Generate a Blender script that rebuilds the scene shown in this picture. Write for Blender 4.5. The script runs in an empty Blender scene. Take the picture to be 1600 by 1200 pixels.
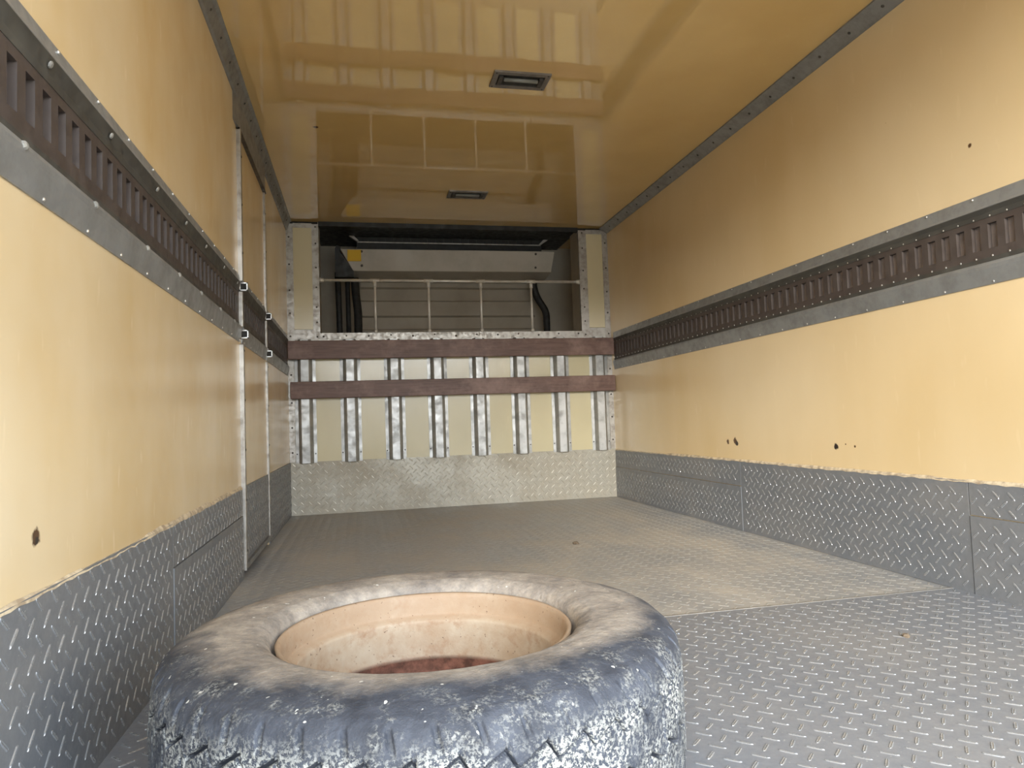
import bpy, math, random
import numpy as np
from mathutils import Matrix, Vector
random.seed(7); rng = np.random.default_rng(7)
scn = bpy.context.scene
COL = scn.collection

# ------------------------------------------------------------------ camera
W, D, H = 2.2, 4.74, 1.908          # cargo box: inner width, distance to the bulkhead, inner height
Y0 = -0.45                          # rear edge of the cargo box (open doors behind the camera)
F, YAW, PITCH, ROLL = 1104.7, 0.2125, 0.0526, -0.0353
CAM = Vector((0.447, 0.0, 0.553))
fw = Vector((math.sin(YAW)*math.cos(PITCH), math.cos(YAW)*math.cos(PITCH), math.sin(PITCH)))
r0 = Vector((math.cos(YAW), -math.sin(YAW), 0)); u0 = r0.cross(fw)
rr = r0*math.cos(ROLL) + u0*math.sin(ROLL); uu = u0*math.cos(ROLL) - r0*math.sin(ROLL)
cd = bpy.data.cameras.new('camera'); cam = bpy.data.objects.new('camera', cd); COL.objects.link(cam)
cd.sensor_width = 36.0; cd.lens = F/1600*36.0; cd.clip_start = 0.02
cam.matrix_world = Matrix(((rr.x, uu.x, -fw.x, CAM.x), (rr.y, uu.y, -fw.y, CAM.y), (rr.z, uu.z, -fw.z, CAM.z), (0, 0, 0, 1)))
scn.camera = cam

# ------------------------------------------------------------------ daylight: a bright hazy sky, it enters through the open rear
wd = bpy.data.worlds.new('sky'); scn.world = wd; wd.use_nodes = True
wn = wd.node_tree.nodes; wl = wd.node_tree.links
bg = wn['Background']
# hazy sky, bright towards the horizon and bluer overhead
SKY_ZENITH, SKY_HORIZON, SKY_FALL = 9.8, 18.5, 0.30
tcw = wn.new('ShaderNodeTexCoord'); sx = wn.new('ShaderNodeSeparateXYZ'); wl.new(tcw.outputs['Generated'], sx.inputs[0])
def wm(op, a_, b_=0.0):
    t_ = wn.new('ShaderNodeMath'); t_.operation = op
    for i_, v_ in enumerate((a_, b_)):
        if hasattr(v_, 'is_output'): wl.new(v_, t_.inputs[i_])
        else: t_.inputs[i_].default_value = v_
    return t_.outputs[0]
el = wm('MAXIMUM', sx.outputs['Z'], 0.0)
glow = wm('EXPONENT', wm('DIVIDE', el, -SKY_FALL))
wl.new(wm('ADD', wm('MULTIPLY', glow, SKY_HORIZON-SKY_ZENITH), SKY_ZENITH), bg.inputs['Strength'])
mxw = wn.new('ShaderNodeMix'); mxw.data_type = 'RGBA'; wl.new(glow, mxw.inputs[0])
mxw.inputs[6].default_value = (0.66, 0.82, 1.0, 1); mxw.inputs[7].default_value = (1.0, 0.97, 0.93, 1); wl.new(mxw.outputs[2], bg.inputs['Color'])
# low sun veiled by haze, behind the truck and a little to the left
sl = bpy.data.lights.new('hazy_sun', 'SUN'); sl.energy = 4.8; sl.angle = math.radians(20); sl.color = (1.0, 0.95, 0.86)
so = bpy.data.objects.new('hazy_sun', sl); COL.objects.link(so)
SUN_EL, SUN_AZ = math.radians(15.0), math.radians(20)
sd = Vector((math.sin(SUN_AZ)*math.cos(SUN_EL), math.cos(SUN_AZ)*math.cos(SUN_EL), -math.sin(SUN_EL)))   # direction the light travels
so.rotation_euler = sd.to_track_quat('-Z', 'Y').to_euler(); so.location = (0, -6, 3)
# sampling portal over the rear opening (emits nothing itself, only guides the sky light)
pl = bpy.data.lights.new('rear_opening_portal', 'AREA'); pl.shape = 'RECTANGLE'; pl.size = W; pl.size_y = H
pl.cycles.is_portal = True
po = bpy.data.objects.new('rear_opening_portal', pl); COL.objects.link(po)
po.location = (W/2, Y0, H/2); po.rotation_euler = (math.radians(90), 0, 0)

vs = scn.view_settings
vs.view_transform = 'Standard'; vs.look = 'None'; vs.gamma = 1.0; vs.use_curve_mapping = False
vs.exposure = 0.0
scn.cycles.max_bounces = 14; scn.cycles.diffuse_bounces = 8; scn.cycles.glossy_bounces = 6

# ------------------------------------------------------------------ helpers
def lin(r, g, b):
    f = lambda c: (c/255/12.92) if c/255 <= 0.04045 else ((c/255+0.055)/1.055)**2.4
    return (f(r), f(g), f(b), 1)

class NT:
    """small helper to write node materials"""
    def __init__(s, name, **pr):
        m = bpy.data.materials.new(name); m.use_nodes = True
        s.m = m; s.n = m.node_tree.nodes; s.l = m.node_tree.links
        s.b = s.n['Principled BSDF']
        for k, v in pr.items():
            s.b.inputs[k.replace('_', ' ')].default_value = v
        s.pos = s.n.new('ShaderNodeNewGeometry').outputs['Position']
    def link(s, a, b): s.l.new(a, b)
    def mapped(s, scale=(1, 1, 1), src=None):
        mp = s.n.new('ShaderNodeMapping'); mp.inputs['Scale'].default_value = scale
        s.link(src or s.pos, mp.inputs['Vector']); return mp.outputs['Vector']
    def noise(s, scale, detail=4, rough=0.55, vec=None, dist=0.0):
        t = s.n.new('ShaderNodeTexNoise'); t.inputs['Scale'].default_value = scale
        t.inputs['Detail'].default_value = detail; t.inputs['Roughness'].default_value = rough
        t.inputs['Distortion'].default_value = dist
        s.link(vec or s.pos, t.inputs['Vector']); return t.outputs['Fac']
    def ramp(s, fac, a, b, va=0.0, vb=1.0):
        t = s.n.new('ShaderNodeMapRange'); t.inputs['From Min'].default_value = a; t.inputs['From Max'].default_value = b
        t.inputs['To Min'].default_value = va; t.inputs['To Max'].default_value = vb
        s.link(fac, t.inputs['Value']); return t.outputs['Result']
    def mix(s, fac, a, b):
        t = s.n.new('ShaderNodeMix'); t.data_type = 'RGBA'
        for sock, v in ((t.inputs['Factor'], fac), (t.inputs['A'], a), (t.inputs['B'], b)): pass
        A = [i for i in t.inputs if i.name == 'A' and i.type == 'RGBA'][0]; B = [i for i in t.inputs if i.name == 'B' and i.type == 'RGBA'][0]
        for sock, v in ((t.inputs[0], fac), (A, a), (B, b)):
            if hasattr(v, 'is_output'): s.link(v, sock)
            else: sock.default_value = v
        return [o for o in t.outputs if o.type == 'RGBA'][0]
    def math(s, op, a, b=0.0):
        t = s.n.new('ShaderNodeMath'); t.operation = op
        for i, v in enumerate((a, b)):
            if hasattr(v, 'is_output'): s.link(v, t.inputs[i])
            else: t.inputs[i].default_value = v
        return t.outputs[0]
    def sep(s, src=None):
        t = s.n.new('ShaderNodeSeparateXYZ'); s.link(src or s.pos, t.inputs[0]); return t.outputs
    def spot(s, loc, rad, wob=0.35, nscale=60):
        d = s.n.new('ShaderNodeVectorMath'); d.operation = 'DISTANCE'; s.link(s.pos, d.inputs[0]); d.inputs[1].default_value = loc
        n = s.noise(nscale, 3)
        w = s.math('ADD', d.outputs['Value'], s.math('MULTIPLY', s.math('SUBTRACT', n, 0.5), rad*wob*4))
        return s.ramp(w, rad*0.75, rad*1.1, 1, 0)
    def color(s, c): s.link(c, s.b.inputs['Base Color'])
    def rough(s, c): s.link(c, s.b.inputs['Roughness'])
    def bump(s, h, dist=0.002, strength=1.0):
        t = s.n.new('ShaderNodeBump'); t.inputs['Distance'].default_value = dist; t.inputs['Strength'].default_value = strength
        s.link(h, t.inputs['Height']); s.link(t.outputs['Normal'], s.b.inputs['Normal']); return t

class MB:
    """collects shapes (world coordinates) and links them as ONE mesh object"""
    def __init__(s): s.v = []; s.f = []
    def add(s, vs_, fs):
        o = len(s.v); s.v += [tuple(v) for v in vs_]; s.f += [tuple(i+o for i in f) for f in fs]
    def box(s, x0, x1, y0, y1, z0, z1):
        s.add([(x0,y0,z0),(x1,y0,z0),(x1,y1,z0),(x0,y1,z0),(x0,y0,z1),(x1,y0,z1),(x1,y1,z1),(x0,y1,z1)],
              [(0,3,2,1),(4,5,6,7),(0,1,5,4),(1,2,6,5),(2,3,7,6),(3,0,4,7)]); return s
    def prism(s, prof, fn, t0, t1):
        """prof: list of 2D points, fn(p, t) -> 3D point"""
        n = len(prof)
        s.add([fn(p, t0) for p in prof] + [fn(p, t1) for p in prof],
              [tuple(range(n))[::-1], tuple(range(n, 2*n))] + [(i, (i+1) % n, n+(i+1) % n, n+i) for i in range(n)]); return s
    def tube(s, path, r, seg=12):
        path = [Vector(p) for p in path]; n = len(path); rings = []
        up = Vector((0.3, 0.2, 1)).normalized()
        for i, p in enumerate(path):
            t = (path[min(i+1, n-1)] - path[max(i-1, 0)]).normalized()
            a = t.cross(up)
            if a.length < 0.05: a = t.cross(Vector((1, 0, 0)))
            a.normalize(); b = t.cross(a)
            rad = r[i] if isinstance(r, (list, tuple)) else r
            rings.append([p + (a*math.cos(2*math.pi*k/seg) + b*math.sin(2*math.pi*k/seg))*rad for k in range(seg)])
        vs_ = [q for rg in rings for q in rg]; fs = []
        for i in range(n-1):
            for k in range(seg):
                k2 = (k+1) % seg; fs.append((i*seg+k, i*seg+k2, (i+1)*seg+k2, (i+1)*seg+k))
        fs.append(tuple(range(seg))[::-1]); fs.append(tuple(range((n-1)*seg, n*seg)))
        s.add(vs_, fs); return s
    def lathe(s, prof, c, seg=96, closed=True):
        n = len(prof); vs_ = []; fs = []
        for k in range(seg):
            a = 2*math.pi*k/seg
            vs_ += [(c[0]+r*math.cos(a), c[1]+r*math.sin(a), c[2]+z) for r, z in prof]
        for k in range(seg):
            k2 = (k+1) % seg
            for i in range(n if closed else n-1):
                j = (i+1) % n; fs.append((k*n+i, k2*n+i, k2*n+j, k*n+j))
        s.add(vs_, fs); return s
    def dome(s, c, nrm, r, h, seg=8):
        """a rivet or screw head on a surface"""
        nrm = Vector(nrm).normalized(); a = nrm.orthogonal().normalized(); b = nrm.cross(a); c = Vector(c); vs_ = []
        for rad, hh in ((r, 0), (r*0.92, h*0.55), (r*0.5, h)):
            vs_ += [c + (a*math.cos(2*math.pi*k/seg)+b*math.sin(2*math.pi*k/seg))*rad + nrm*hh for k in range(seg)]
        fs = [(i*seg+k, i*seg+(k+1) % seg, (i+1)*seg+(k+1) % seg, (i+1)*seg+k) for i in range(2) for k in range(seg)]
        fs.append(tuple(range(2*seg, 3*seg))); s.add(vs_, fs); return s
    def build(s, name, mat, parent=None, smooth=False, bevel=0.0, label=None, kind=None):
        off = wloc(parent) if parent else Vector((0, 0, 0))
        me = bpy.data.meshes.new(name)
        me.from_pydata([(v[0]-off.x, v[1]-off.y, v[2]-off.z) for v in s.v], [], s.f)
        me.validate(); me.update()
        import bmesh
        if len(s.f) < 60000:
            bm = bmesh.new(); bm.from_mesh(me); bmesh.ops.recalc_face_normals(bm, faces=bm.faces); bm.to_mesh(me); bm.free()
        me.materials.append(mat)
        o = bpy.data.objects.new(name, me); COL.objects.link(o)
        if parent: o.parent = parent
        if smooth: me.polygons.foreach_set('use_smooth', [True]*len(me.polygons))
        if bevel:
            b = o.modifiers.new('bevel', 'BEVEL'); b.width = bevel; b.segments = 2; b.limit_method = 'ANGLE'
        if label: o['label'] = label
        if kind: o['kind'] = kind
        return o

def wloc(o):
    v = Vector((0, 0, 0))
    while o: v += Vector(o.location); o = o.parent
    return v
def empty(name, loc, label, cat, kind=None, group=None):
    o = bpy.data.objects.new(name, None); COL.objects.link(o); o.location = loc; o.empty_display_size = 0.1
    tag(o, label, cat, kind, group); return o
def tag(o, label, cat, kind=None, group=None):
    o['label'] = label; o['category'] = cat
    if kind: o['kind'] = kind
    if group: o['group'] = group
    return o
def dup(o, parent, shift):
    c = o.copy(); COL.objects.link(c); c.parent = parent; c.location = Vector(o.location) + Vector(shift); return c

# ------------------------------------------------------------------ materials
def frp(name, base, pale, rough=0.3, spots=(), streak=1.0, wave=0.0006, ior=1.6, coat=0.0, soft=False):
    m = NT(name, Roughness=rough, IOR=ior, Coat_Weight=coat, Coat_Roughness=0.02)
    big = m.noise(1.1 if soft else 1.6, 0 if soft else 4, 0.6)
    c = m.mix(m.ramp(big, 0.10, 0.90) if soft else m.ramp(big, 0.30, 0.72), base, pale)
    scuff = m.ramp(m.noise(5, 3, 0.5, m.mapped((1, 1, 0.30))), 0.40, 0.90, 0, 0.25 if soft else 0.55)
    c = m.mix(scuff, c, tuple(min(1, x*1.12) for x in pale[:3])+(1,))
    fine = m.ramp(m.noise(34, 2, 0.5, m.mapped((1, 1, 0.28))), 0.66, 0.74, 0, 0.30*streak)
    c = m.mix(fine, c, tuple(min(1, x*1.2) for x in pale[:3])+(1,))
    dirt = m.ramp(m.noise(2.3, 3, 0.5), 0.35, 0.85, 0, 0.22 if soft else 0.34)
    c = m.mix(dirt, c, tuple(x*0.74 for x in base[:3])+(1,))
    fleck = m.ramp(m.noise(60, 2, 0.5), 0.80, 0.82, 0, 0.5)
    c = m.mix(fleck, c, (0.16, 0.10, 0.06, 1))
    for loc, rad, col in spots:
        c = m.mix(m.spot(loc, rad), c, col)
    m.color(c)
    m.bump(m.noise(2.2, 2, 0.4), wave*10, 0.5)
    return m.m
YEL, PAL = (0.70, 0.50, 0.235, 1), (0.78, 0.645, 0.43, 1)
BRN, BLK = (0.09, 0.045, 0.02, 1), (0.03, 0.02, 0.015, 1)
M_WL = frp('yellow_wall_left', YEL, PAL, 0.24, [((0, 1.115, 0.416), 0.013, BRN), ((0, 1.119, 0.410), 0.006, BLK)], 1.0)
M_WR = frp('yellow_wall_right', YEL, PAL, 0.26, [((W, 3.170, 0.417), 0.013, BRN), ((W, 3.100, 0.421), 0.017, BRN), ((W, 3.085, 0.410), 0.012, BLK), ((W, 2.363, 0.414), 0.012, BLK),
      ((W, 2.26, 0.417), 0.005, BRN), ((W, 1.691, 1.306), 0.007, BRN), ((W, 2.31, 0.425), 0.003, BRN)], 0.35, soft=True)
M_CE = frp('yellow_ceiling', (0.68, 0.455, 0.17, 1), (0.70, 0.49, 0.20, 1), 0.022, [((0.28, 3.23, H), 0.012, BRN)], 0.4, 0.0006, 1.75, 1.0)
M_CRM = frp('cream_panel', (0.60, 0.53, 0.335, 1), (0.65, 0.58, 0.37, 1), 0.20, (), 0.5)

def metal(name, col, rough=0.35, metallic=0.8, worn=0.25, wcol=None, nscale=14):
    m = NT(name, Metallic=metallic)
    n = m.noise(nscale, 6, 0.65)
    c = m.mix(m.ramp(n, 0.45, 0.75, 0, 1), col, wcol or tuple(x*0.7 for x in col[:3])+(1,))
    m.color(c); m.rough(m.ramp(m.noise(nscale*2, 4), 0.3, 0.7, rough*0.8, rough*1.4))
    return m.m
M_ALU = metal('bare_aluminium', (0.43, 0.41, 0.375, 1), 0.40, 0.65, wcol=(0.24, 0.215, 0.18, 1), nscale=22)
M_PIPE = metal('galvanised_pipe', (0.72, 0.70, 0.65, 1), 0.4, 0.3, wcol=(0.55, 0.52, 0.46, 1))
M_RIB = metal('galvanised_rib', (0.46, 0.46, 0.445, 1), 0.42, 0.7, wcol=(0.29, 0.29, 0.275, 1), nscale=11)
M_TRIM = metal('grey_trim', (0.30, 0.30, 0.29, 1), 0.45, 0.5, wcol=(0.22, 0.215, 0.20, 1))
M_FLANGE = metal('grey_flange', (0.36, 0.37, 0.37, 1), 0.42, 0.55, wcol=(0.24, 0.24, 0.23, 1))
M_SCREW = metal('screw_dark', (0.10, 0.09, 0.08, 1), 0.5, 0.6)
M_RIVET = metal('rivet_bright', (0.80, 0.79, 0.76, 1), 0.3, 0.8)
M_BOLT = metal('dull_bolt', (0.34, 0.33, 0.30, 1), 0.55, 0.3)
M_STRIP = metal('dark_rail_strip', (0.055, 0.052, 0.045, 1), 0.6, 0.1, wcol=(0.09, 0.085, 0.07, 1))  # dark tone for the strips edging the slotted track
M_TRACK = metal('brown_track', (0.070, 0.055, 0.048, 1), 0.5, 0.1, wcol=(0.095, 0.076, 0.066, 1))
M_SLOT = metal('brown_slot_back', (0.22, 0.18, 0.16, 1), 0.6, 0.1, wcol=(0.15, 0.12, 0.105, 1))
M_DARK = metal('dark_gap', (0.02, 0.018, 0.016, 1), 0.7, 0.0)

def plate(name, dirt_amt, base=(0.34, 0.345, 0.35, 1), metallic=0.22, dirt=(0.30, 0.27, 0.23, 1)):
    m = NT(name, Metallic=metallic)
    x, y, z = m.sep()
    n1 = m.noise(3.0, 6, 0.65, m.mapped((1, 0.6, 1))); n2 = m.noise(38, 4, 0.7)
    c = m.mix(m.ramp(n2, 0.3, 0.75), base, tuple(v*0.80 for v in base[:3])+(1,))
    mask = m.ramp(n1, 0.40, 0.62, 0, dirt_amt)
    c = m.mix(mask, c, dirt)
    c = m.mix(m.ramp(m.noise(110, 2), 0.70, 0.74, 0, 0.5), c, (0.6, 0.58, 0.54, 1))
    m.color(c)
    m.rough(m.math('ADD', m.ramp(n2, 0.3, 0.7, 0.34, 0.52), m.math('MULTIPLY', mask, 0.25)))
    m.l.new(m.math('MULTIPLY', m.math('SUBTRACT', 1.0, mask), metallic), m.b.inputs['Metallic'])
    m.bump(n2, 0.0008, 0.4)
    return m.m
M_PLATE = plate('checker_plate_wall', 0.28, (0.205, 0.218, 0.236, 1))
M_PLATEB = plate('checker_plate_bulkhead', 0.55, (0.42, 0.395, 0.33, 1), 0.4, dirt=(0.36, 0.31, 0.225, 1))
M_FL1 = plate('checker_plate_floor', 0.28, (0.250, 0.264, 0.292, 1))
M_FL2 = plate('checker_plate_floor_dirty', 0.90, (0.385, 0.382, 0.375, 1), dirt=(0.45, 0.405, 0.34, 1))
M_BAR = metal('tread_bar', (0.40, 0.41, 0.42, 1), 0.24, 0.55, wcol=(0.31, 0.315, 0.32, 1), nscale=30)
M_BARD = metal('tread_bar_dirty', (0.42, 0.41, 0.38, 1), 0.36, 0.35, wcol=(0.37, 0.335, 0.28, 1), nscale=4)
M_BARB = metal('tread_bar_bulkhead', (0.50, 0.47, 0.40, 1), 0.36, 0.5, wcol=(0.40, 0.365, 0.29, 1), nscale=12)
M_SEAL = NT('old_sealant', Roughness=0.8); M_SEAL.color(M_SEAL.mix(M_SEAL.ramp(M_SEAL.noise(40, 5), 0.4, 0.65), (0.66, 0.55, 0.38, 1), (0.36, 0.28, 0.19, 1))); M_SEAL = M_SEAL.m
def wood():
    m = NT('brown_board', Roughness=0.5)
    g = m.noise(6, 6, 0.7, m.mapped((1, 6, 14)))
    c = m.mix(m.ramp(g, 0.3, 0.7), (0.10, 0.055, 0.042, 1), (0.20, 0.115, 0.09, 1))
    c = m.mix(m.ramp(m.noise(3.5, 5, 0.7), 0.48, 0.70, 0, 0.75), c, (0.32, 0.21, 0.175, 1))
    m.color(c); m.bump(g, 0.001, 0.5); return m.m
M_WOOD = wood()
M_WHITE = metal('unit_white', (0.46, 0.425, 0.36, 1), 0.45, 0.0, wcol=(0.38, 0.35, 0.29, 1), nscale=5)
M_BACK = metal('recess_wall', (0.40, 0.36, 0.29, 1), 0.5, 0.0, wcol=(0.33, 0.295, 0.235, 1), nscale=3)
M_BLACK = metal('black_rubber', (0.02, 0.02, 0.019, 1), 0.6, 0.0)
M_BLKMET = metal('black_metal', (0.025, 0.025, 0.024, 1), 0.45, 0.3)
M_YELLOW = NT('yellow_sticker', Roughness=0.5, Base_Color=(0.75, 0.46, 0.02, 1)).m
M_TUBE = NT('lamp_diffuser', Roughness=0.35, Base_Color=(0.20, 0.20, 0.18, 1)).m
M_LAMPF = metal('lamp_frame', (0.22, 0.20, 0.18, 1), 0.45, 0.5)

def rubber():
    m = NT('tyre_rubber', Roughness=0.7)
    tc = m.n.new('ShaderNodeTexCoord').outputs['Object']
    x, y, z = m.sep(tc)
    r = m.math('SQRT', m.math('ADD', m.math('MULTIPLY', x, x), m.math('MULTIPLY', y, y)))
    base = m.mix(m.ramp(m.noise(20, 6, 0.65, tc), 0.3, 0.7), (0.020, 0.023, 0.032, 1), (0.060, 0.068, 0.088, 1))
    # brown road dust lying on the sidewall, streaked round the wheel
    ang = m.noise(5.0, 8, 0.68, tc, 0.6)
    e = m.math('ADD', r, m.math('MULTIPLY', m.math('SUBTRACT', ang, 0.5), 0.22))
    e = m.math('SUBTRACT', e, m.math('MULTIPLY', y, 0.16))
    dust = m.ramp(e, 0.315, 0.385, 0.95, 0.0)
    dust = m.math('MULTIPLY', dust, m.ramp(m.noise(42, 7, 0.75, tc), 0.30, 0.62, 0.45, 1.0))
    dcol = m.mix(m.ramp(m.noise(11, 7, 0.7, tc), 0.35, 0.68), (0.25, 0.212, 0.175, 1), (0.47, 0.41, 0.34, 1))
    c = m.mix(dust, base, dcol)
    # pale dried mud, speckled, thick on the tread and in splashes on the shoulder
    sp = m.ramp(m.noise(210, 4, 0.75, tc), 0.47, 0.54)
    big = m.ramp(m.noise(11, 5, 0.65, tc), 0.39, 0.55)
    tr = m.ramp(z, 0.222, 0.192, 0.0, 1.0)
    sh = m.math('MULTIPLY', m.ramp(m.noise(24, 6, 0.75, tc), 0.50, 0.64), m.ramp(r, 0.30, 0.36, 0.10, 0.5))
    open_ = m.math('MAXIMUM', m.ramp(r, 0.3875, 0.3915), m.ramp(z, 0.203, 0.207))     # no mud in the narrow grooves: their shade is put in as bare dark rubber
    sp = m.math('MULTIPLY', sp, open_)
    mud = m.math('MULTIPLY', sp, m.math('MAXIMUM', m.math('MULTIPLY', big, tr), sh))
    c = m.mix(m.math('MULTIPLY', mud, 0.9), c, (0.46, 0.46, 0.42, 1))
    fl = m.ramp(m.noise(70, 2, 0.5, tc), 0.72, 0.74)
    c = m.mix(m.math('MULTIPLY', m.math('MULTIPLY', fl, open_), 0.85), c, (0.66, 0.65, 0.60, 1))
    m.color(c); m.bump(m.math('ADD', m.noise(90, 5, 0.7, tc), m.math('MULTIPLY', mud, 0.8)), 0.0040, 0.6)
    return m.m
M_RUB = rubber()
def rimmat():
    m = NT('rim_paint', Roughness=0.65)
    tc = m.n.new('ShaderNodeTexCoord').outputs['Object']
    x, y, z = m.sep(tc)
    c = m.mix(m.ramp(m.noise(14, 6, 0.65, tc), 0.35, 0.68), (0.345, 0.245, 0.16, 1), (0.43, 0.355, 0.265, 1))
    c = m.mix(m.ramp(m.noise(26, 6, 0.75, tc), 0.50, 0.68, 0, 0.75), c, (0.27, 0.15, 0.08, 1))
    top = m.math('MULTIPLY', m.ramp(z, 0.183, 0.187), m.ramp(m.noise(30, 5, 0.65, tc), 0.25, 0.6, 0.45, 1.0))
    c = m.mix(m.math('MULTIPLY', top, 0.85), c, (0.32, 0.22, 0.14, 1))
    c = m.mix(m.ramp(m.noise(160, 2, 0.5, tc), 0.70, 0.73, 0, 0.8), c, (0.10, 0.05, 0.03, 1))
    c = m.mix(m.ramp(z, 0.122, 0.112), c, m.mix(m.ramp(m.noise(30, 5, 0.7, tc), 0.4, 0.65), (0.10, 0.045, 0.03, 1), (0.30, 0.13, 0.085, 1)))
    m.color(c); m.bump(m.noise(70, 5, 0.7, tc), 0.002, 0.5); return m.m
M_RIM = rimmat()
M_BLOCKER = metal('sky_blocker', (0.30, 0.28, 0.25, 1), 0.9, 0.0, nscale=1)
M_GROUND = metal('yard_ground', (0.19, 0.165, 0.13, 1), 0.9, 0.0, wcol=(0.15, 0.13, 0.10, 1), nscale=2)

# ------------------------------------------------------------------ setting: shell of the cargo box
YE = D + 0.60                       # front wall of the truck box behind the bulkhead
g = MB().box(-60, 62, -50, 20, -1.25, -1.05).build('ground', M_GROUND)
tag(g, 'bare ground of the yard the truck stands on', 'ground', 'structure')

yw = MB().box(-60, 62, -50.3, -50.0, -1.05, 5.8).build('wall_sky_blocker', M_BLOCKER)  # out of view, added and sized to cut off light from the low sky
tag(yw, 'unseen wall added behind the truck to block low sky light', 'wall', 'structure')

wl_ = empty('wall_left', (0, Y0, 0), 'glossy yellow left side wall of the cargo box', 'wall', 'structure')
DA, DB = 2.862, 3.622               # side door opening along the wall
for (a, b) in ((Y0, DA-0.012), (DB+0.012, YE)):
    MB().box(-0.06, 0, a, b, -0.06, .950).build('lower_panel', M_WL, wl_)
    MB().box(-0.06, 0, a, b, 1.104, H+0.06).build('upper_panel', M_WL, wl_)
MB().box(-0.08, -0.05, DA-0.05, DB+0.05, -0.06, H+0.06).build('door_reveal', M_DARK, wl_)
MB().box(-0.06, 0, DA-0.012, DB+0.012, 1.745, H+0.06).build('door_lintel', M_WL, wl_)
MB().box(-0.06, 0, D-0.062, YE, .945, 1.110).build('end_filler', M_WL, wl_)
wr_ = empty('wall_right', (W, Y0, 0), 'yellow right side wall of the cargo box with scratches', 'wall', 'structure')
MB().box(W, W+0.06, Y0, YE, -0.06, .950).build('lower_panel', M_WR, wr_)
MB().box(W, W+0.06, Y0, YE, 1.104, H+0.06).build('upper_panel', M_WR, wr_)
MB().box(W, W+0.06, D-0.062, YE, .945, 1.110).build('end_filler', M_WR, wr_)
ce = MB().box(-0.06, W+0.06, Y0, YE, H, H+0.06).build('ceiling', M_CE)
tag(ce, 'glossy golden yellow ceiling reflecting the bulkhead', 'ceiling', 'structure')
wf = empty('wall_front', (0, YE, 0), 'dull beige wall deep inside the bulkhead opening', 'wall', 'structure')
MB().box(-0.06, W+0.06, YE, YE+0.06, -0.06, H+0.06).build('back_sheet', M_BACK, wf)
for z0, z1 in ((1.19, 1.275), (1.36, 1.49), (1.575, 1.66)):
    MB().prism([(0, z0), (-0.022, z0+0.012), (-0.022, z1-0.012), (0, z1)], lambda p, t: (t, YE+p[0], p[1]), 0.47, 1.80).build('horizontal_rib', M_BACK, wf)

# ---- tread pattern of chequered plate: raised lens-shaped bars on a 50 mm lattice, two directions at right angles
def tread(fn, u0_, u1_, v0_, v1_, skip=None, pitch=0.0495, L=0.031, w=0.0066, h=0.0013):
    """fn(u, v, n) maps plate coordinates and height to 3D; returns an MB"""
    m = MB(); i0 = int(math.floor(u0_/pitch*2))-1; i1 = int(u1_/pitch*2)+1; j0 = int(math.floor(v0_/pitch*2))-1; j1 = int(v1_/pitch*2)+1
    out = [(-0.5, 0), (-0.40, 0.44), (0.0, 0.5), (0.40, 0.44), (0.5, 0), (0.40, -0.44), (0.0, -0.5), (-0.40, -0.44)]
    for i in range(i0, i1+1):
        for j in range(j0, j1+1):
            if (i+j) % 2: continue
            u = i*pitch/2; v = j*pitch/2
            sgn = 1 if i % 2 == 0 else -1
            if not (u0_+0.012 < u < u1_-0.012 and v0_+0.012 < v < v1_-0.012): continue
            if skip and skip(u, v): continue
            hh = h*random.uniform(0.75, 1.1); an = sgn*math.pi/4 + random.uniform(-0.05, 0.05); ca, sa = math.cos(an), math.sin(an)
            def P(a, b, n): return fn(u + a*ca - b*sa, v + a*sa + b*ca, n)
            vv = [P(a*L, b*w, 0) for a, b in out] + [P(a*L*0.92, b*w*0.60, hh) for a, b in out]
            vv += [P(-0.36*L, 0, hh*0.62), P(0.36*L, 0, hh*0.62)]
            fs = [(k, (k+1) % 8, 8+(k+1) % 8, 8+k) for k in range(8)]
            fs += [(8, 9, 16), (9, 10, 11, 17, 16), (11, 12, 17), (12, 13, 17), (13, 14, 15, 16, 17), (15, 8, 16)]
            m.add(vv, fs)
    return m

fl = empty('floor', (0, Y0, 0), 'grey chequered aluminium plate floor of the cargo box', 'floor', 'structure')
SEAM = 1.856
s1 = MB().box(-0.06, W+0.06, Y0, SEAM, -0.06, 0).build('floor_sheet', M_FL1, fl, label='cleaner grey chequered plate nearest the opening')
s2 = MB().box(-0.06, W+0.06, SEAM+0.003, YE, -0.06, -0.0012).build('floor_sheet', M_FL2, fl, label='dusty brownish chequered plate further in')
MB().box(0, W, SEAM-0.004, SEAM+0.005, -0.004, 0.0012).build('seam', M_ALU, fl)
tread(lambda u, v, n: (u, v, n), 0.01, W-0.01, 0.35, SEAM-0.01).build('tread', M_BAR, s1, kind='stuff')
tread(lambda u, v, n: (u, v, n-0.0012), 0.01, W-0.01, SEAM+0.01, D-0.01, h=0.0009).build('tread', M_BARD, s2, kind='stuff')

KH = 0.338
bl = empty('baseboard_left', (0, Y0, 0), 'chequered kick plate along the foot of the left wall', 'kick plate', 'structure')
def kick_side(parent, xw, sg, y0, y1, z1, d=0.005, mat=M_PLATE, z0=0.0):
    X = lambda a: xw + sg*a
    p = MB().box(min(X(0), X(d)), max(X(0), X(d)), y0, y1, z0, z1).build('plate', mat, parent)
    tread(lambda u, v, n: (X(d+n), u, v), y0, y1, z0, z1).build('tread', M_BAR, p, kind='stuff')
    return p
kick_side(bl, 0, 1, Y0, 1.830, KH)
kick_side(bl, 0, 1, 1.833, DA-0.018, 0.232, 0.007)
kick_side(bl, 0, 1, 1.833, DA-0.018, KH-0.004, 0.005, z0=0.235)
kick_side(bl, 0, 1, DB+0.018, D, KH)
br = empty('baseboard_right', (W, Y0, 0), 'chequered kick plate along the foot of the right wall', 'kick plate', 'structure')
kick_side(br, W, -1, Y0, 1.772, 0.228, 0.007)
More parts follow.
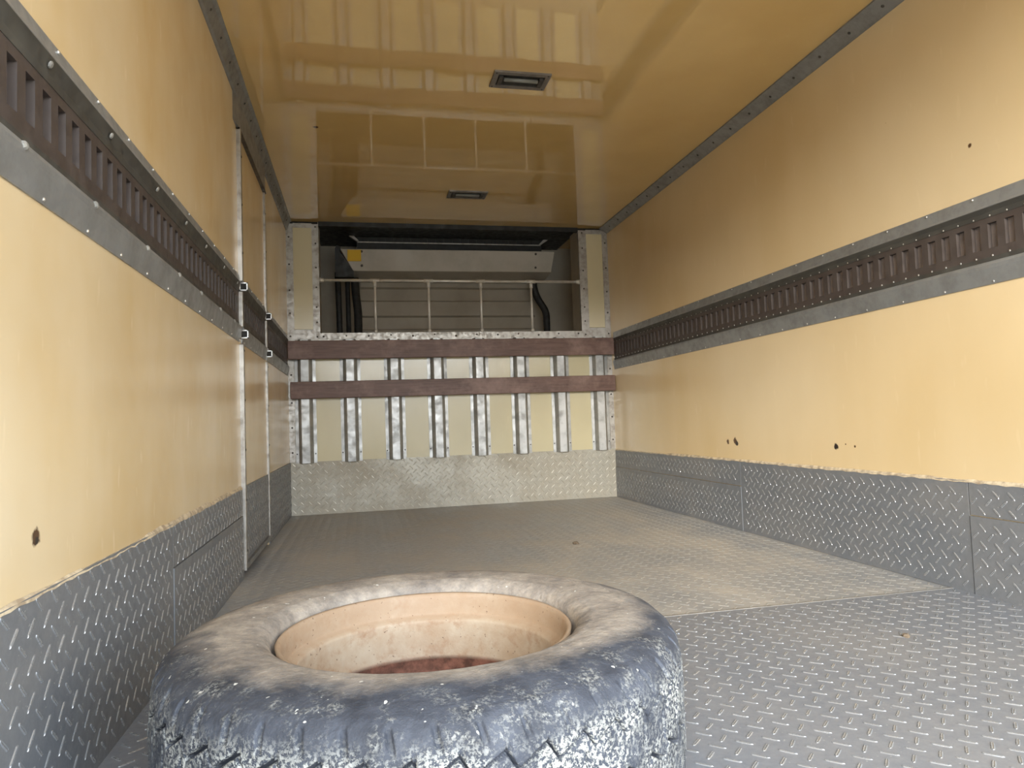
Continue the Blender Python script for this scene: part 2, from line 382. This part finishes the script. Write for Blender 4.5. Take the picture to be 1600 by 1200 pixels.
kick_side(br, W, -1, Y0, 1.772, KH-0.012, 0.005, z0=0.231)
kick_side(br, W, -1, 1.776, 3.055, KH-0.008)
kick_side(br, W, -1, 3.059, D, 0.208, 0.007)
kick_side(br, W, -1, 3.059, D, KH-0.010, 0.005, z0=0.211)
bb = empty('baseboard_back', (0, D, 0), 'pale chequered kick plate across the foot of the bulkhead', 'kick plate', 'structure')
pb = MB().box(0, W, D-0.006, D, 0, KH).build('plate', M_PLATEB, bb)
tread(lambda u, v, n: (u, D-0.006-n, v), 0.0, W, 0.0, KH).build('tread', M_BARB, pb, kind='stuff')
def sealant(parent, xw, sg, y0, y1, z, wd):
    """torn sealant bead along the upper edge of a kick plate"""
    m = MB(); n = int((y1-y0)/0.022); pts = []; ww = 0.6
    for i in range(n+1):
        ww = min(1.0, max(0.15, ww+random.uniform(-0.28, 0.28)))
        y = y0+(y1-y0)*i/n; pts.append((y, z-0.003+random.uniform(-0.003, 0.001), z+wd*ww))
    vs_ = []; fs = []
    for y, a, b in pts: vs_ += [(xw+sg*0.0005, y, a), (xw+sg*0.0058, y, a+0.0006), (xw+sg*0.0050, y, (a+b)/2), (xw+sg*0.0005, y, b)]
    for i in range(n):
        for k in range(3): fs.append((i*4+k, i*4+4+k, i*4+5+k, i*4+1+k))
    m.add(vs_, fs); return m.build('sealant_bead', M_SEAL, parent)
sealant(bl, 0, 1, Y0, DA-0.02, KH-0.002, 0.010)
sealant(br, W, -1, Y0, D, KH-0.010, 0.008)

# ---- trims between walls and ceiling
def cove(name, xw, sg, dz, dx, y0, y1, label):
    t = empty(name, (xw, y0, H-dz), label, 'trim', 'structure')
    prof = [(0, H-dz), (0.004, H-dz), (0.010, H-dz+0.006), (dx-0.010, H-0.012), (dx, H-0.006), (dx, H), (0, H)]
    MB().prism(prof, lambda p, s: (xw+sg*p[0], s, p[1]), y0, y1).build('profile', M_TRIM, t)
    m = MB(); y = y0+0.1
    while y < y1: m.dome((xw+sg*(dx*0.5), y, H-dz*0.5-0.003), (sg, 0, -1.2), 0.006, 0.003); y += 0.165
    m.build('screws', M_SCREW, t, kind='stuff'); return t
cove('trim_1', 0, 1, 0.064, 0.036, Y0, D, 'grey metal cove trim between left wall and ceiling')
cove('trim_2', W, -1, 0.040, 0.054, Y0, D, 'grey metal cove trim between right wall and ceiling')
hd = empty('trim_3', (0, 2.79, 1.735), 'grey metal header plate over the side door', 'trim', 'structure')
hm = MB()
for ys, dd in ((2.775, 0.0005), (2.86, 0.012), (3.62, 0.012), (3.70, 0.0005)):
    hm.v += [(-0.001, ys, 1.735), (dd, ys, 1.735), (dd, ys, 1.85), (-0.001, ys, 1.866)]
for i in range(3): hm.f += [(i*4+k, i*4+(k+1) % 4, i*4+4+(k+1) % 4, i*4+4+k) for k in range(4)]
hm.f += [(0, 1, 2, 3), (12, 15, 14, 13)]
hm.build('profile', M_TRIM, hd)
MB().box(0, 0.014, 2.85, 3.64, 1.726, 1.735).build('drip_edge', M_SCREW, hd)

# ------------------------------------------------------------------ lashing rails on the side walls
ZS0, ZS1 = 0.994, 1.065
def rail_parts(parent, xw, sg, y0, y1, bolts=True):
    X = lambda a: xw + sg*a
    ex = lambda p, s: (X(p[0]), s, p[1])
    MB().prism([(0, .892), (.003, .892), (.012, .936), (.013, .946), (.010, .954), (.002, .957), (-.010, .957), (-.010, .950), (0, .950)], ex, y0, y1).build('lower_flange', M_FLANGE, parent)
    zr = 1.124 if sg > 0 else 1.111          # lower ridge of the upper flange
    MB().prism([(0, 1.152), (.003, 1.152), (.0065, zr+.006), (.009, zr), (.002, 1.095), (-.010, 1.095), (-.010, 1.104), (0, 1.104)], ex, y0, y1).build('upper_flange', M_FLANGE, parent)
    bx = lambda m, a, b, c, d_, e, f_: m.box(min(X(a), X(b)), max(X(a), X(b)), c, d_, e, f_)
    MB().prism([(-.006, 1.082), (.0030, 1.082), (.0035, 1.096), (.0092, zr-.0035), (.0082, zr-.0005), (.0020, 1.104), (-.006, 1.104)], ex, y0, y1).build('upper_dark_strip', M_STRIP, parent)  # plain dark strip added below the ridge of the upper flange
    MB().prism([(-.006, .955), (.0030, .955), (.0030, .969), (-.006, .969)], ex, y0, y1).build('lower_dark_strip', M_STRIP, parent)  # plain dark strip added along the lower edge of the track
    bx(MB(), -.055, -.0105, y0, y1, .945, 1.110).build('slot_backing', M_SLOT, parent)
    m = MB(); bx(m, -.0105, .002, y0, y1, .956, ZS0); bx(m, -.0105, .002, y0, y1, ZS1, 1.098)
    p = 0.0542; k = math.ceil((y0-1.039)/p); y = y0
    while True:
        c = 1.039+k*p
        if c+0.02 > y1: break
        bx(m, -.0105, .002, y, c-0.0145, ZS0, ZS1); y = c+0.0145; k += 1
    bx(m, -.0105, .002, y, y1, ZS0, ZS1)
    m.build('slotted_track', M_TRACK, parent)
    m = MB(); y = y0+0.03
    while y < y1:
        if sg < 0: m.dome((X(.002), y, .972), (sg, 0, 0), .0032, .002, 6); m.dome((X(.002), y, 1.086), (sg, 0, 0), .0032, .002, 6)
        y += p
    y = y0+0.05
    while y < y1:
        m.dome((X(.0040), y, .899), (sg, 0, 0), .0034, .0025, 6); m.dome((X(.005), y+0.05, 1.145), (sg, 0, 0), .0034, .0025, 6); y += 0.17
    m.build('rivets', M_RIVET, parent, kind='stuff')
    if bolts:
        m = MB(); y = y0+0.115
        while y < y1: m.dome((X(.0115), y, .948), (sg, 0, .2), .0070, .005, 8); m.dome((X(.009), y+0.09, 1.106), (sg, 0, -.5), .006, .003, 8); y += 0.28*random.uniform(.85, 1.15)
        m.build('bolts', M_BOLT, parent, kind='stuff')
t = empty('lashing_rail', (0, Y0, .892), 'long brown slotted lashing rail on the left wall, before the door', 'lashing rail', group='lashing rails'); rail_parts(t, 0, 1, Y0, DA-0.02)
t = empty('lashing_rail', (0, DB+0.02, .892), 'short brown lashing rail on the left wall between door and bulkhead', 'lashing rail', group='lashing rails'); rail_parts(t, 0, 1, DB+0.02, D-0.06, False)
t = empty('lashing_rail', (W, Y0, .892), 'long dark brown slotted lashing rail on the right wall', 'lashing rail', group='lashing rails'); rail_parts(t, W, -1, Y0, D-0.06, False)

# ------------------------------------------------------------------ side door in the left wall
dr = empty('door_1', (0, (DA+DB)/2, 0.03), 'narrow yellow side door in the left wall with aluminium edges', 'door', 'structure')
MB().box(-0.045, 0.0, DA, DB, 0.03, .950).build('lower_panel', M_WL, dr)
MB().box(-0.045, 0.0, DA, DB, 1.104, 1.735).build('upper_panel', M_WL, dr)
pk = MB().box(0, 0.005, DA+0.012, DB-0.012, 0.05, KH).build('kick_plate', M_PLATE, dr)
tread(lambda u, v, n: (0.005+n, u, v), DA+0.015, DB-0.015, 0.05, KH).build('tread', M_BAR, pk, kind='stuff')
rail_parts(dr, 0, 1, DA+0.03, DB-0.02, False)
for z0, z1, o in ((0.025, 0.885, 0), (0.950, 1.088, -0.006), (1.128, 1.735, 0)):
    MB().box(-0.02, 0.016, DA-0.012+o, DA+0.012+o, z0, z1).build('edge_bar', M_ALU, dr, bevel=0.003)
    MB().box(-0.02, 0.010, DB-0.008, DB+0.010, z0, z1).build('edge_bar', M_ALU, dr, bevel=0.003)
MB().box(0.005, 0.008, DA+0.045, DA+0.053, 0.06, KH).build('kick_plate_edge', M_ALU, dr)
MB().box(-0.02, 0.012, DA+0.012, DB-0.008, 0.025, 0.045).build('bottom_bar', M_TRIM, dr)
m = MB()
for i in range(9):
    for y in (DA, DB+0.001): m.dome((0.0165 if y == DA else 0.0105, y, 0.10+i*0.19), (1, 0, 0), 0.005, 0.002)
m.build('screws', M_SCREW, dr, kind='stuff')
def clip(yc, zc, s):
    """cut end of the hollow rail profile: a bright ring with a dark mouth"""
    a, b = 0.030*s, 0.016*s
    m = MB()
    m.box(0.000, 0.030, yc, yc+0.02, zc+b-0.004, zc+b); m.box(0.000, 0.030, yc, yc+0.02, zc-b, zc-b+0.004)
    m.box(0.0, 0.004, yc, yc+0.02, zc-b, zc+b); m.box(0.026, 0.030, yc, yc+0.02, zc-b, zc+b)
    o = m.build('profile_end', M_RIVET, dr)
    MB().box(0.003, 0.027, yc+0.004, yc+0.016, zc-b+0.003, zc+b-0.003).build('mouth', M_DARK, o)
for yc in (DA+0.014, DB+0.012):
    clip(yc, 0.926, 1.0); clip(yc, 1.112, 1.0)

# ------------------------------------------------------------------ bulkhead (wall_back)
wb = empty('wall_back', (0, D, 0), 'ribbed aluminium and cream bulkhead closing the front of the cargo box', 'wall', 'structure')
RC = [0.104 + 0.2846*i for i in range(8)]
ZB, ZT = 0.331, 1.125
MB().box(0, W, D+0.004, D+0.03, 0, 1.12).build('backing_sheet', M_CRM, wb)
for i in range(7):
    MB().box(RC[i]+0.060, RC[i+1]-0.060, D-0.002, D+0.004, ZB, ZT).build('panel', M_CRM, wb)
prof = [(-.066, 0), (-.066, -.004), (-.046, -.005), (-.029, -.034), (-.024, -.037), (.024, -.037), (.029, -.034), (.046, -.005), (.066, -.004), (.066, 0)]
rib0 = MB().prism(prof, lambda p, s: (RC[0]+p[0], D-0.002+p[1], s), ZB, ZT).build('rib', M_RIB, wb)
for i in range(1, 8): dup(rib0, wb, (RC[i]-RC[0], 0, 0))
for a, b in ((0.0, 0.036), (W-0.036, W)):
    MB().box(a, b, D-0.005, D, KH, ZT).build('edge_post', M_ALU, wb)
# columns beside the opening
for a, b, c, d_, e in ((0.0, 0.044, 0.162, 0.205, 'l'), (2.160, W, 1.985, 2.042, 'r')):
    MB().box(a, b, D-0.008, D, 1.12, H-0.02).build('column_strip', M_ALU, wb)
    MB().box(c, d_, D-0.008, D+0.02, 1.12, H-0.02).build('column_strip', M_ALU, wb)
    x0, x1 = (b, c) if e == 'l' else (d_, a)
    MB().box(x0, x1, D-0.004, D+0.015, 1.195, H-0.04).build('column_panel', M_CRM, wb)
    MB().box(x0, x1, D-0.006, D+0.015, 1.12, 1.193).build('foot_plate', M_ALU, wb)
    MB().box(x0, x1, D-0.007, D+0.015, H-0.045, H-0.015).build('head_plate', M_ALU, wb)
MB().box(0.205, 1.985, D-0.008, D+0.02, 1.128, 1.170).build('sill_strip', M_ALU, wb)
MB().box(0.0, W, D-0.014, D-0.004, 1.117, 1.127).build('sill_lip', M_ALU, wb)
MB().box(0.205, 1.985, D-0.004, D+0.03, H-0.030, H).build('opening_head', M_BLKMET, wb)
MB().box(1.985, 1.998, D+0.02, D+0.19, 1.12, H).build('opening_side', M_BACK, wb)
MB().box(0.192, 0.205, D+0.02, D+0.19, 1.12, H).build('opening_side', M_BACK, wb)
MB().box(0.19, 2.0, D+0.02, YE, 1.10, 1.135).build('opening_floor', M_BACK, wb)
MB().box(0.19, 2.0, D+0.03, YE, H-0.012, H-0.004).build('opening_soffit', M_BLKMET, wb)
MB().box(-0.02, 0.20, D+0.012, D+0.03, 1.10, H).build('column_backing', M_DARK, wb)
MB().box(1.99, W+0.02, D+0.012, D+0.03, 1.10, H).build('column_backing', M_DARK, wb)
m = MB()
for x in (0.018, W-0.018):
    for z in (0.40, 0.56, 0.72, 0.90): m.dome((x, D-0.006, z), (0, -1, 0), 0.0065, 0.003)
    for z in (1.15, 1.30, 1.45, 1.62, 1.80): m.dome((x, D-0.008, z), (0, -1, 0), 0.0065, 0.003)
for x in (0.186, 2.012):
    for z in (1.145, 1.24, 1.34, 1.47, 1.60, 1.76, 1.87): m.dome((x, D-0.008, z), (0, -1, 0), 0.006, 0.003)
for i in range(13): m.dome((0.225+i*0.1445, D-0.008, 1.150+random.uniform(-.006, .006)), (0, -1, 0), 0.006 if i % 2 else 0.007, 0.003)
for c in RC:
    for sx in (-0.057, 0.057): m.dome((c+sx, D-0.006, 0.39), (0, -1, 0), 0.005, 0.002)
m.build('screws', M_SCREW, wb, kind='stuff')

# brown bumper boards across the bulkhead
b1 = MB().box(0.004, W-0.004, D-0.068, D-0.041, 0.995, 1.114).build('bumper_board', M_WOOD, bevel=0.004)
tag(b1, 'upper brown scuffed board across the bulkhead, just below the opening', 'board', group='bumper boards')
b2 = MB().box(0.016, W-0.004, D-0.068, D-0.041, 0.742, 0.851).build('bumper_board', M_WOOD, bevel=0.004)
tag(b2, 'lower brown scuffed board across the bulkhead, over the ribs', 'board', group='bumper boards')

# ------------------------------------------------------------------ guard rail of thin pipes in the opening
gr = empty('guard_rail', (1.095, D+0.005, 1.17), 'thin steel pipe guard rail with four posts across the bulkhead opening', 'guard rail')
GY = D+0.004; ZG = 1.520
MB().tube([(0.200, GY, ZG), (1.990, GY, ZG)], 0.0095).build('top_bar', M_PIPE, gr, smooth=True)
for x in (0.561, 0.917, 1.274, 1.630):
    MB().tube([(x, GY, 1.172), (x, GY, ZG)], 0.0085).build('post', M_PIPE, gr, smooth=True)
    f_ = MB().tube([(x-0.032, GY, ZG), (x+0.032, GY, ZG)], 0.0135); f_.tube([(x, GY, ZG-0.045), (x, GY, ZG)], 0.0125); f_.build('tee_fitting', M_PIPE, gr, smooth=True)
    MB().tube([(x, GY, 1.170), (x, GY, 1.192)], [0.016, 0.011]).build('foot_collar', M_PIPE, gr, smooth=True)
for x, s in ((0.205, 1), (1.985, -1)):
    MB().tube([(x, GY, ZG), (x+s*0.028, GY, ZG)], [0.018, 0.0125]).build('wall_socket', M_PIPE, gr, smooth=True)

# ------------------------------------------------------------------ cooling unit inside the opening
ev = empty('evaporator_unit', (1.12, D+0.40, 1.64), 'white cooling unit hanging inside the bulkhead opening with a yellow sticker', 'cooling unit')
EY = D+0.26
c = MB()
fr = [(0.335, 1.795), (0.420, 1.646), (1.862, 1.652), (1.884, 1.800)]   # front face outline, lower left corner cut
back = [(0.335, 1.80), (0.420, 1.62), (1.862, 1.62), (1.884, 1.80)]
c.add([(x, EY+(0.0 if z > 1.7 else 0.035), z) for x, z in fr] + [(x, YE-0.03, z) for x, z in back],
      [(0, 1, 2, 3), (7, 6, 5, 4), (0, 4, 5, 1), (1, 5, 6, 2), (2, 6, 7, 3), (3, 7, 4, 0)])
cov = c.build('front_cover', M_WHITE, ev, bevel=0.004)
MB().box(0.385, 0.478, EY-0.003, EY+0.004, 1.708, 1.788).build('warning_sticker', M_YELLOW, cov, label='yellow warning sticker')
m = MB()
for x in (0.482, 1.74):
    for z in (1.778, 1.682): m.dome((x, EY+(0.002 if z > 1.7 else 0.022), z), (0, -1, -.2), 0.009, 0.006)
m.build('bolts', M_SCREW, cov, kind='stuff')
e_ = MB().prism([(0.300, 1.80), (0.312, 1.825), (0.338, 1.812), (0.332, 1.78), (0.425, 1.64), (0.425, 1.60), (0.300, 1.60)], lambda p, s: (p[0], s, p[1]), EY+0.015, EY+0.12)
e_.build('end_bracket', M_BLKMET, ev)
MB().box(0.45, 1.80, EY+0.06, YE-0.02, 1.80, H-0.013).build('fan_housing', M_BLKMET, ev)
MB().prism([(0, 1.852), (-.004, 1.852), (-.004, 1.860), (0.02, 1.862), (0.02, 1.858), (0, 1.858)], lambda p, s: (s, EY+0.05+p[0], p[1]), 0.455, 1.79).build('drip_lip', M_ALU, ev)
for x, s in ((0.452, -1), (1.79, 1)):
    MB().prism([(x, 1.858), (x+s*0.055, H-0.014), (x+s*0.02, H-0.014), (x-s*0.012, 1.862)], lambda p, t: (p[0], t, p[1]), EY+0.03, EY+0.06).build('hanger', M_ALU, ev)
m = MB()
for i in range(22): m.box(0.47+i*0.06, 0.474+i*0.06, EY+0.052, EY+0.062, 1.866, H-0.014)
m.build('grille', M_BLKMET, ev, kind='stuff')

def hose(path, r, label, name='hose', grp='hoses inside the opening', mat=M_BLACK):
    n = 24; P = [Vector(p) for p in path]; out = []
    for i in range(len(P)-1):
        a, b, c_, d_ = P[max(i-1, 0)], P[i], P[i+1], P[min(i+2, len(P)-1)]
        for k in range(8):
            t_ = k/8; out.append(0.5*((2*b)+(c_-a)*t_+(2*a-5*b+4*c_-d_)*t_*t_+(3*b-a-3*c_+d_)*t_**3))
    out.append(P[-1])
    o = MB().tube(out, r, 14).build(name, mat, smooth=True); tag(o, label, 'hose', group=grp); return o
HY = D+0.43
hose([(0.318, HY, 1.135), (0.316, HY, 1.35), (0.312, HY, 1.585), (0.312, HY-0.02, 1.66)], 0.021, 'black hose nearest the left edge of the opening')
hose([(0.382, HY+0.02, 1.135), (0.380, HY+0.02, 1.35), (0.378, HY+0.02, 1.60)], 0.017, 'thin black hose, middle one of three left of the guard posts')
hose([(0.445, HY-0.01, 1.135), (0.448, HY-0.01, 1.35), (0.436, HY-0.01, 1.50), (0.430, HY-0.01, 1.62)], 0.029, 'thickest black hose, closest to the leftmost guard post')
hose([(1.845, HY, 1.135), (1.850, HY, 1.28), (1.842, HY, 1.38), (1.785, HY, 1.48), (1.760, HY, 1.56), (1.762, HY, 1.615)], 0.026, 'curved black drain hose behind the rightmost guard post')

# ------------------------------------------------------------------ ceiling lamps
def lamp(x0, x1, y0, y1, label):
    t = empty('ceiling_lamp', ((x0+x1)/2, (y0+y1)/2, H), label, 'lamp', group='ceiling lamps')
    f_ = MB(); b = 0.020; zt, zb = H+0.001, H-0.008
    o4 = [(x0, y0), (x1, y0), (x1, y1), (x0, y1)]; i4 = [(x0+b, y0+b), (x1-b, y0+b), (x1-b, y1-b), (x0+b, y1-b)]
    vs_ = [(x, y, zt) for x, y in o4] + [(x, y, zb) for x, y in o4] + [(x, y, zb) for x, y in i4] + [(x, y, zt) for x, y in i4]
    fs = []
    for k in range(4):
        n = (k+1) % 4; fs += [(k, n, 4+n, 4+k), (4+k, 4+n, 8+n, 8+k), (8+k, 8+n, 12+n, 12+k)]
    f_.add(vs_, fs); f_.build('frame', M_LAMPF, t)
    MB().box(x0+b*.7, x1-b*.7, y0+b*.7, y1-b*.7, H-0.0035, H+0.001).build('housing', M_BLKMET, t)
    MB().tube([(x0+0.045, (y0+y1)/2-0.012, H-0.010), (x1-0.045, (y0+y1)/2-0.012, H-0.010)], 0.008).build('tube', M_TUBE, t, smooth=True)
    for x in (x0+0.032, x1-0.032): MB().box(x-0.008, x+0.008, (y0+y1)/2-0.03, (y0+y1)/2+0.03, H-0.013, H-0.003).build('tube_holder', M_SCREW, t)
    m = MB()
    for x, y in ((x0+.01, y0+.01), (x1-.01, y0+.01), (x1-.01, y1-.01), (x0+.01, y1-.01)): m.dome((x, y, zb), (0, 0, -1), .004, .002)
    m.build('screws', M_SCREW, t, kind='stuff')
lamp(0.985, 1.212, 2.603, 2.732, 'rectangular recessed lamp on the ceiling, nearer and larger of the two')
lamp(0.982, 1.213, 4.025, 4.150, 'rectangular recessed lamp on the ceiling close to the bulkhead, smaller in view')

# ------------------------------------------------------------------ truck wheel lying on the floor
TC = Vector((0.543, 1.158, 0.0)); TR, TW = 0.398, 0.250
tw = empty('truck_wheel', TC, 'muddy truck wheel lying flat on the floor in the foreground', 'wheel')
def tyre():
    NP = 49; NT_ = NP*32
    # cross-section (r, z) from inner bead (top) round the tread to the lower bead
    key = [(0.228, .205), (0.2350, .214), (0.2375, .228), (0.2425, .2385), (0.258, .2462), (0.283, .2497), (0.315, .2500), (0.342, .2465), (0.362, .2415), (0.377, .2345), (0.3875, .2245), (0.3935, .212), (0.3955, .202)]
    def resample(kp, n):
        kp = np.array(kp); d = np.r_[0, np.cumsum(np.hypot(*np.diff(kp, axis=0).T))]
        t_ = np.linspace(0, d[-1], n); return np.c_[np.interp(t_, d, kp[:, 0]), np.interp(t_, d, kp[:, 1])]
    top = resample(key, 44)
    for _ in range(3): top[1:-1] = 0.5*top[1:-1] + 0.25*(top[:-2]+top[2:])
    zs = np.linspace(.202, TW-.202, 112)[1:-1]
    crown = np.c_[TR - 0.0025*((zs-.125)/.077)**2, zs]
    bot = top[::-1].copy(); bot[:, 1] = TW-bot[:, 1]
    prof = np.vstack([top, crown, bot]); n = len(prof)
    th = np.arange(NT_)/NT_*2*np.pi
    ph = (th*NP/(2*np.pi)) % 1.0
    R = np.repeat(prof[None, :, 0], NT_, 0); Z = np.repeat(prof[None, :, 1], NT_, 0)
    PH = ph[:, None]; TH = th[:, None]
    tri = np.where(PH < 0.72, PH/0.72, (1-PH)/0.28)*2-1        # saw-like zigzag
    dep = np.zeros_like(R); onT = None
    for zc, amp, hw in ((.188, .0110, .0026), (.125, -.0105, .0028), (.062, .0110, .0026)):
        d = np.abs(Z-(zc+amp*tri)); dep = np.maximum(dep, np.clip((hw+.0006-d)/.0008, 0, 1)*.013)
    arc = lambda p0: np.abs(((PH-p0+0.5) % 1)-0.5)*2*np.pi*TR/NP
    # cross sipes in the middle ribs
    for (za, zb, p0) in ((.139, .176, .72), (.074, .111, .05)):
        inb = np.clip((Z-za)/.002, 0, 1)*np.clip((zb-Z)/.002, 0, 1)
        dep = np.maximum(dep, np.clip((.0024-arc(p0))/.0012, 0, 1)*.007*inb)
    # shoulder notches, slightly slanted
    for s_ in (1, -1):
        zz = np.where(s_ > 0, Z, TW-Z)
        inb = np.clip((zz-.203)/.012, 0, 1)*np.clip((.231-zz)/.005, 0, 1)*(R > 0.368)
        a_ = np.abs(((PH-0.30+(zz-.21)*5.0+0.5) % 1)-0.5)*2*np.pi*TR/NP
        dep = np.maximum(dep, np.clip((.0046-a_)/.0016, 0, 1)*.007*inb)
        a2 = np.abs(((PH-0.80+0.5) % 1)-0.5)*2*np.pi*TR/NP
        inb2 = np.clip((zz-.195)/.002, 0, 1)*np.clip((.206-zz)/.003, 0, 1)
        dep = np.maximum(dep, np.clip((.0022-a2)/.0012, 0, 1)*.004*inb2)
    lump = 0.0012*np.sin(TH*7+Z*60)*np.sin(TH*13+1.3) + 0.0008*np.sin(TH*31+Z*140)
    # raised rings on the sidewall
    ring = 0.0012*np.exp(-((R-.262)/.003)**2) + 0.0012*np.exp(-((R-.372)/.0035)**2)
    Rn = R - dep*1.0 + lump*0.5
    Zn = Z + np.where(Z > .2, 1, np.where(Z < .058, -1, 0))*ring*np.where(R < .40, 1, 0)
    Zn = np.maximum(Zn, 0.0005)
    V = np.stack([Rn*np.cos(TH), Rn*np.sin(TH), Zn], -1).reshape(-1, 3)
    a = np.arange(NT_)[:, None]; i = np.arange(n-1)[None, :]; b = (a+1) % NT_
    Fq = np.stack([a*n+i, a*n+i+1, b*n+i+1, b*n+i], -1).reshape(-1, 4)
    me = bpy.data.meshes.new('tyre')
    me.vertices.add(len(V)); me.vertices.foreach_set('co', V.ravel())
    me.loops.add(Fq.size); me.loops.foreach_set('vertex_index', Fq.ravel().astype(np.int32))
    me.polygons.add(len(Fq)); me.polygons.foreach_set('loop_start', np.arange(0, Fq.size, 4, dtype=np.int32))
    me.update(calc_edges=True); me.validate()
    me.polygons.foreach_set('use_smooth', np.ones(len(Fq), bool))
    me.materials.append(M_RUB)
    o = bpy.data.objects.new('tyre', me); COL.objects.link(o); o.parent = tw
    me.flip_normals()
    return o
ty = tyre()
rimp = [(.2300, .219), (.2315, .2265), (.2290, .2290), (.2245, .2270), (.2225, .221), (.2215, .207), (.2205, .193), (.2190, .1885), (.2055, .1845), (.2045, .179), (.2045, .165), (.2030, .145), (.2000, .124), (.1985, .1205), (.1975, .1165),
        (.2010, .112), (.2040, .090), (.2080, .060), (.2150, .045), (.2280, .038), (.2350, .030), (.2390, .029), (.2390, .034), (.2330, .041), (.2200, .050), (.2130, .064), (.2090, .100), (.2080, .130), (.2140, .150), (.2190, .170), (.2235, .182), (.2260, .195), (.2270, .215)]
rim = MB().lathe(rimp, TC, 128).build('rim', M_RIM, tw, smooth=True, label='rusty beige steel rim')
# wheel disc low inside the rim with hub bore and stud holes
def disc():
    m = MB(); seg = 96; rings = [(.205, .062), (.190, .054), (.170, .048), (.150, .046), (.090, .046), (.084, .050)]
    vs_ = []; fs = []
    for dz in (0, -.010):
        for r, z in rings:
            vs_ += [(TC.x+r*math.cos(2*math.pi*k/seg), TC.y+r*math.sin(2*math.pi*k/seg), z+dz) for k in range(seg)]
    nr = len(rings)
    for s_ in (0, 1):
        for i in range(nr-1):
            for k in range(seg):
                k2 = (k+1) % seg; o_ = s_*nr*seg; fs.append((o_+i*seg+k, o_+i*seg+k2, o_+(i+1)*seg+k2, o_+(i+1)*seg+k))
    for i in (0, nr-1):
        for k in range(seg):
            k2 = (k+1) % seg; fs.append((i*seg+k, i*seg+k2, nr*seg+i*seg+k2, nr*seg+i*seg+k))
    m.add(vs_, fs); return m.build('wheel_disc', M_RIM, tw, smooth=False)
dc = disc()
for k in range(6):
    a = 2*math.pi*k/6+0.3
    MB().lathe([(.0165, .0465), (.0165, .0495), (.0125, .0495), (.0125, .0465)], (TC.x+.115*math.cos(a), TC.y+.115*math.sin(a), 0), 20).build('stud_hole', M_DARK, dc)

# ------------------------------------------------------------------ crumbs on the floor
def crumb(x, y, s, label):
    m = MB(); n = 7; vs_ = []
    for lvl, (sc, z) in enumerate(((1.0, 0.0), (1.05, .4), (.55, .8))):
        vs_ += [(x+s*sc*random.uniform(.7, 1.2)*math.cos(2*math.pi*k/n), y+s*sc*random.uniform(.6, 1.1)*math.sin(2*math.pi*k/n), z*s) for k in range(n)]
    fs = [(i*n+k, i*n+(k+1) % n, (i+1)*n+(k+1) % n, (i+1)*n+k) for i in range(2) for k in range(n)] + [tuple(range(2*n, 3*n)), tuple(range(n))[::-1]]
    m.add(vs_, fs); o = m.build('dirt_crumb', M_MUD); tag(o, label, 'crumb', group='crumbs on the floor')
M_MUD = metal('dry_mud', (0.16, 0.12, 0.08, 1), 0.9, 0.0)
crumb(1.721, 1.503, 0.010, 'small dry mud crumb on the chequered floor right of the wheel')
crumb(1.367, 3.041, 0.014, 'small dry mud crumb on the dusty floor in front of the bulkhead')
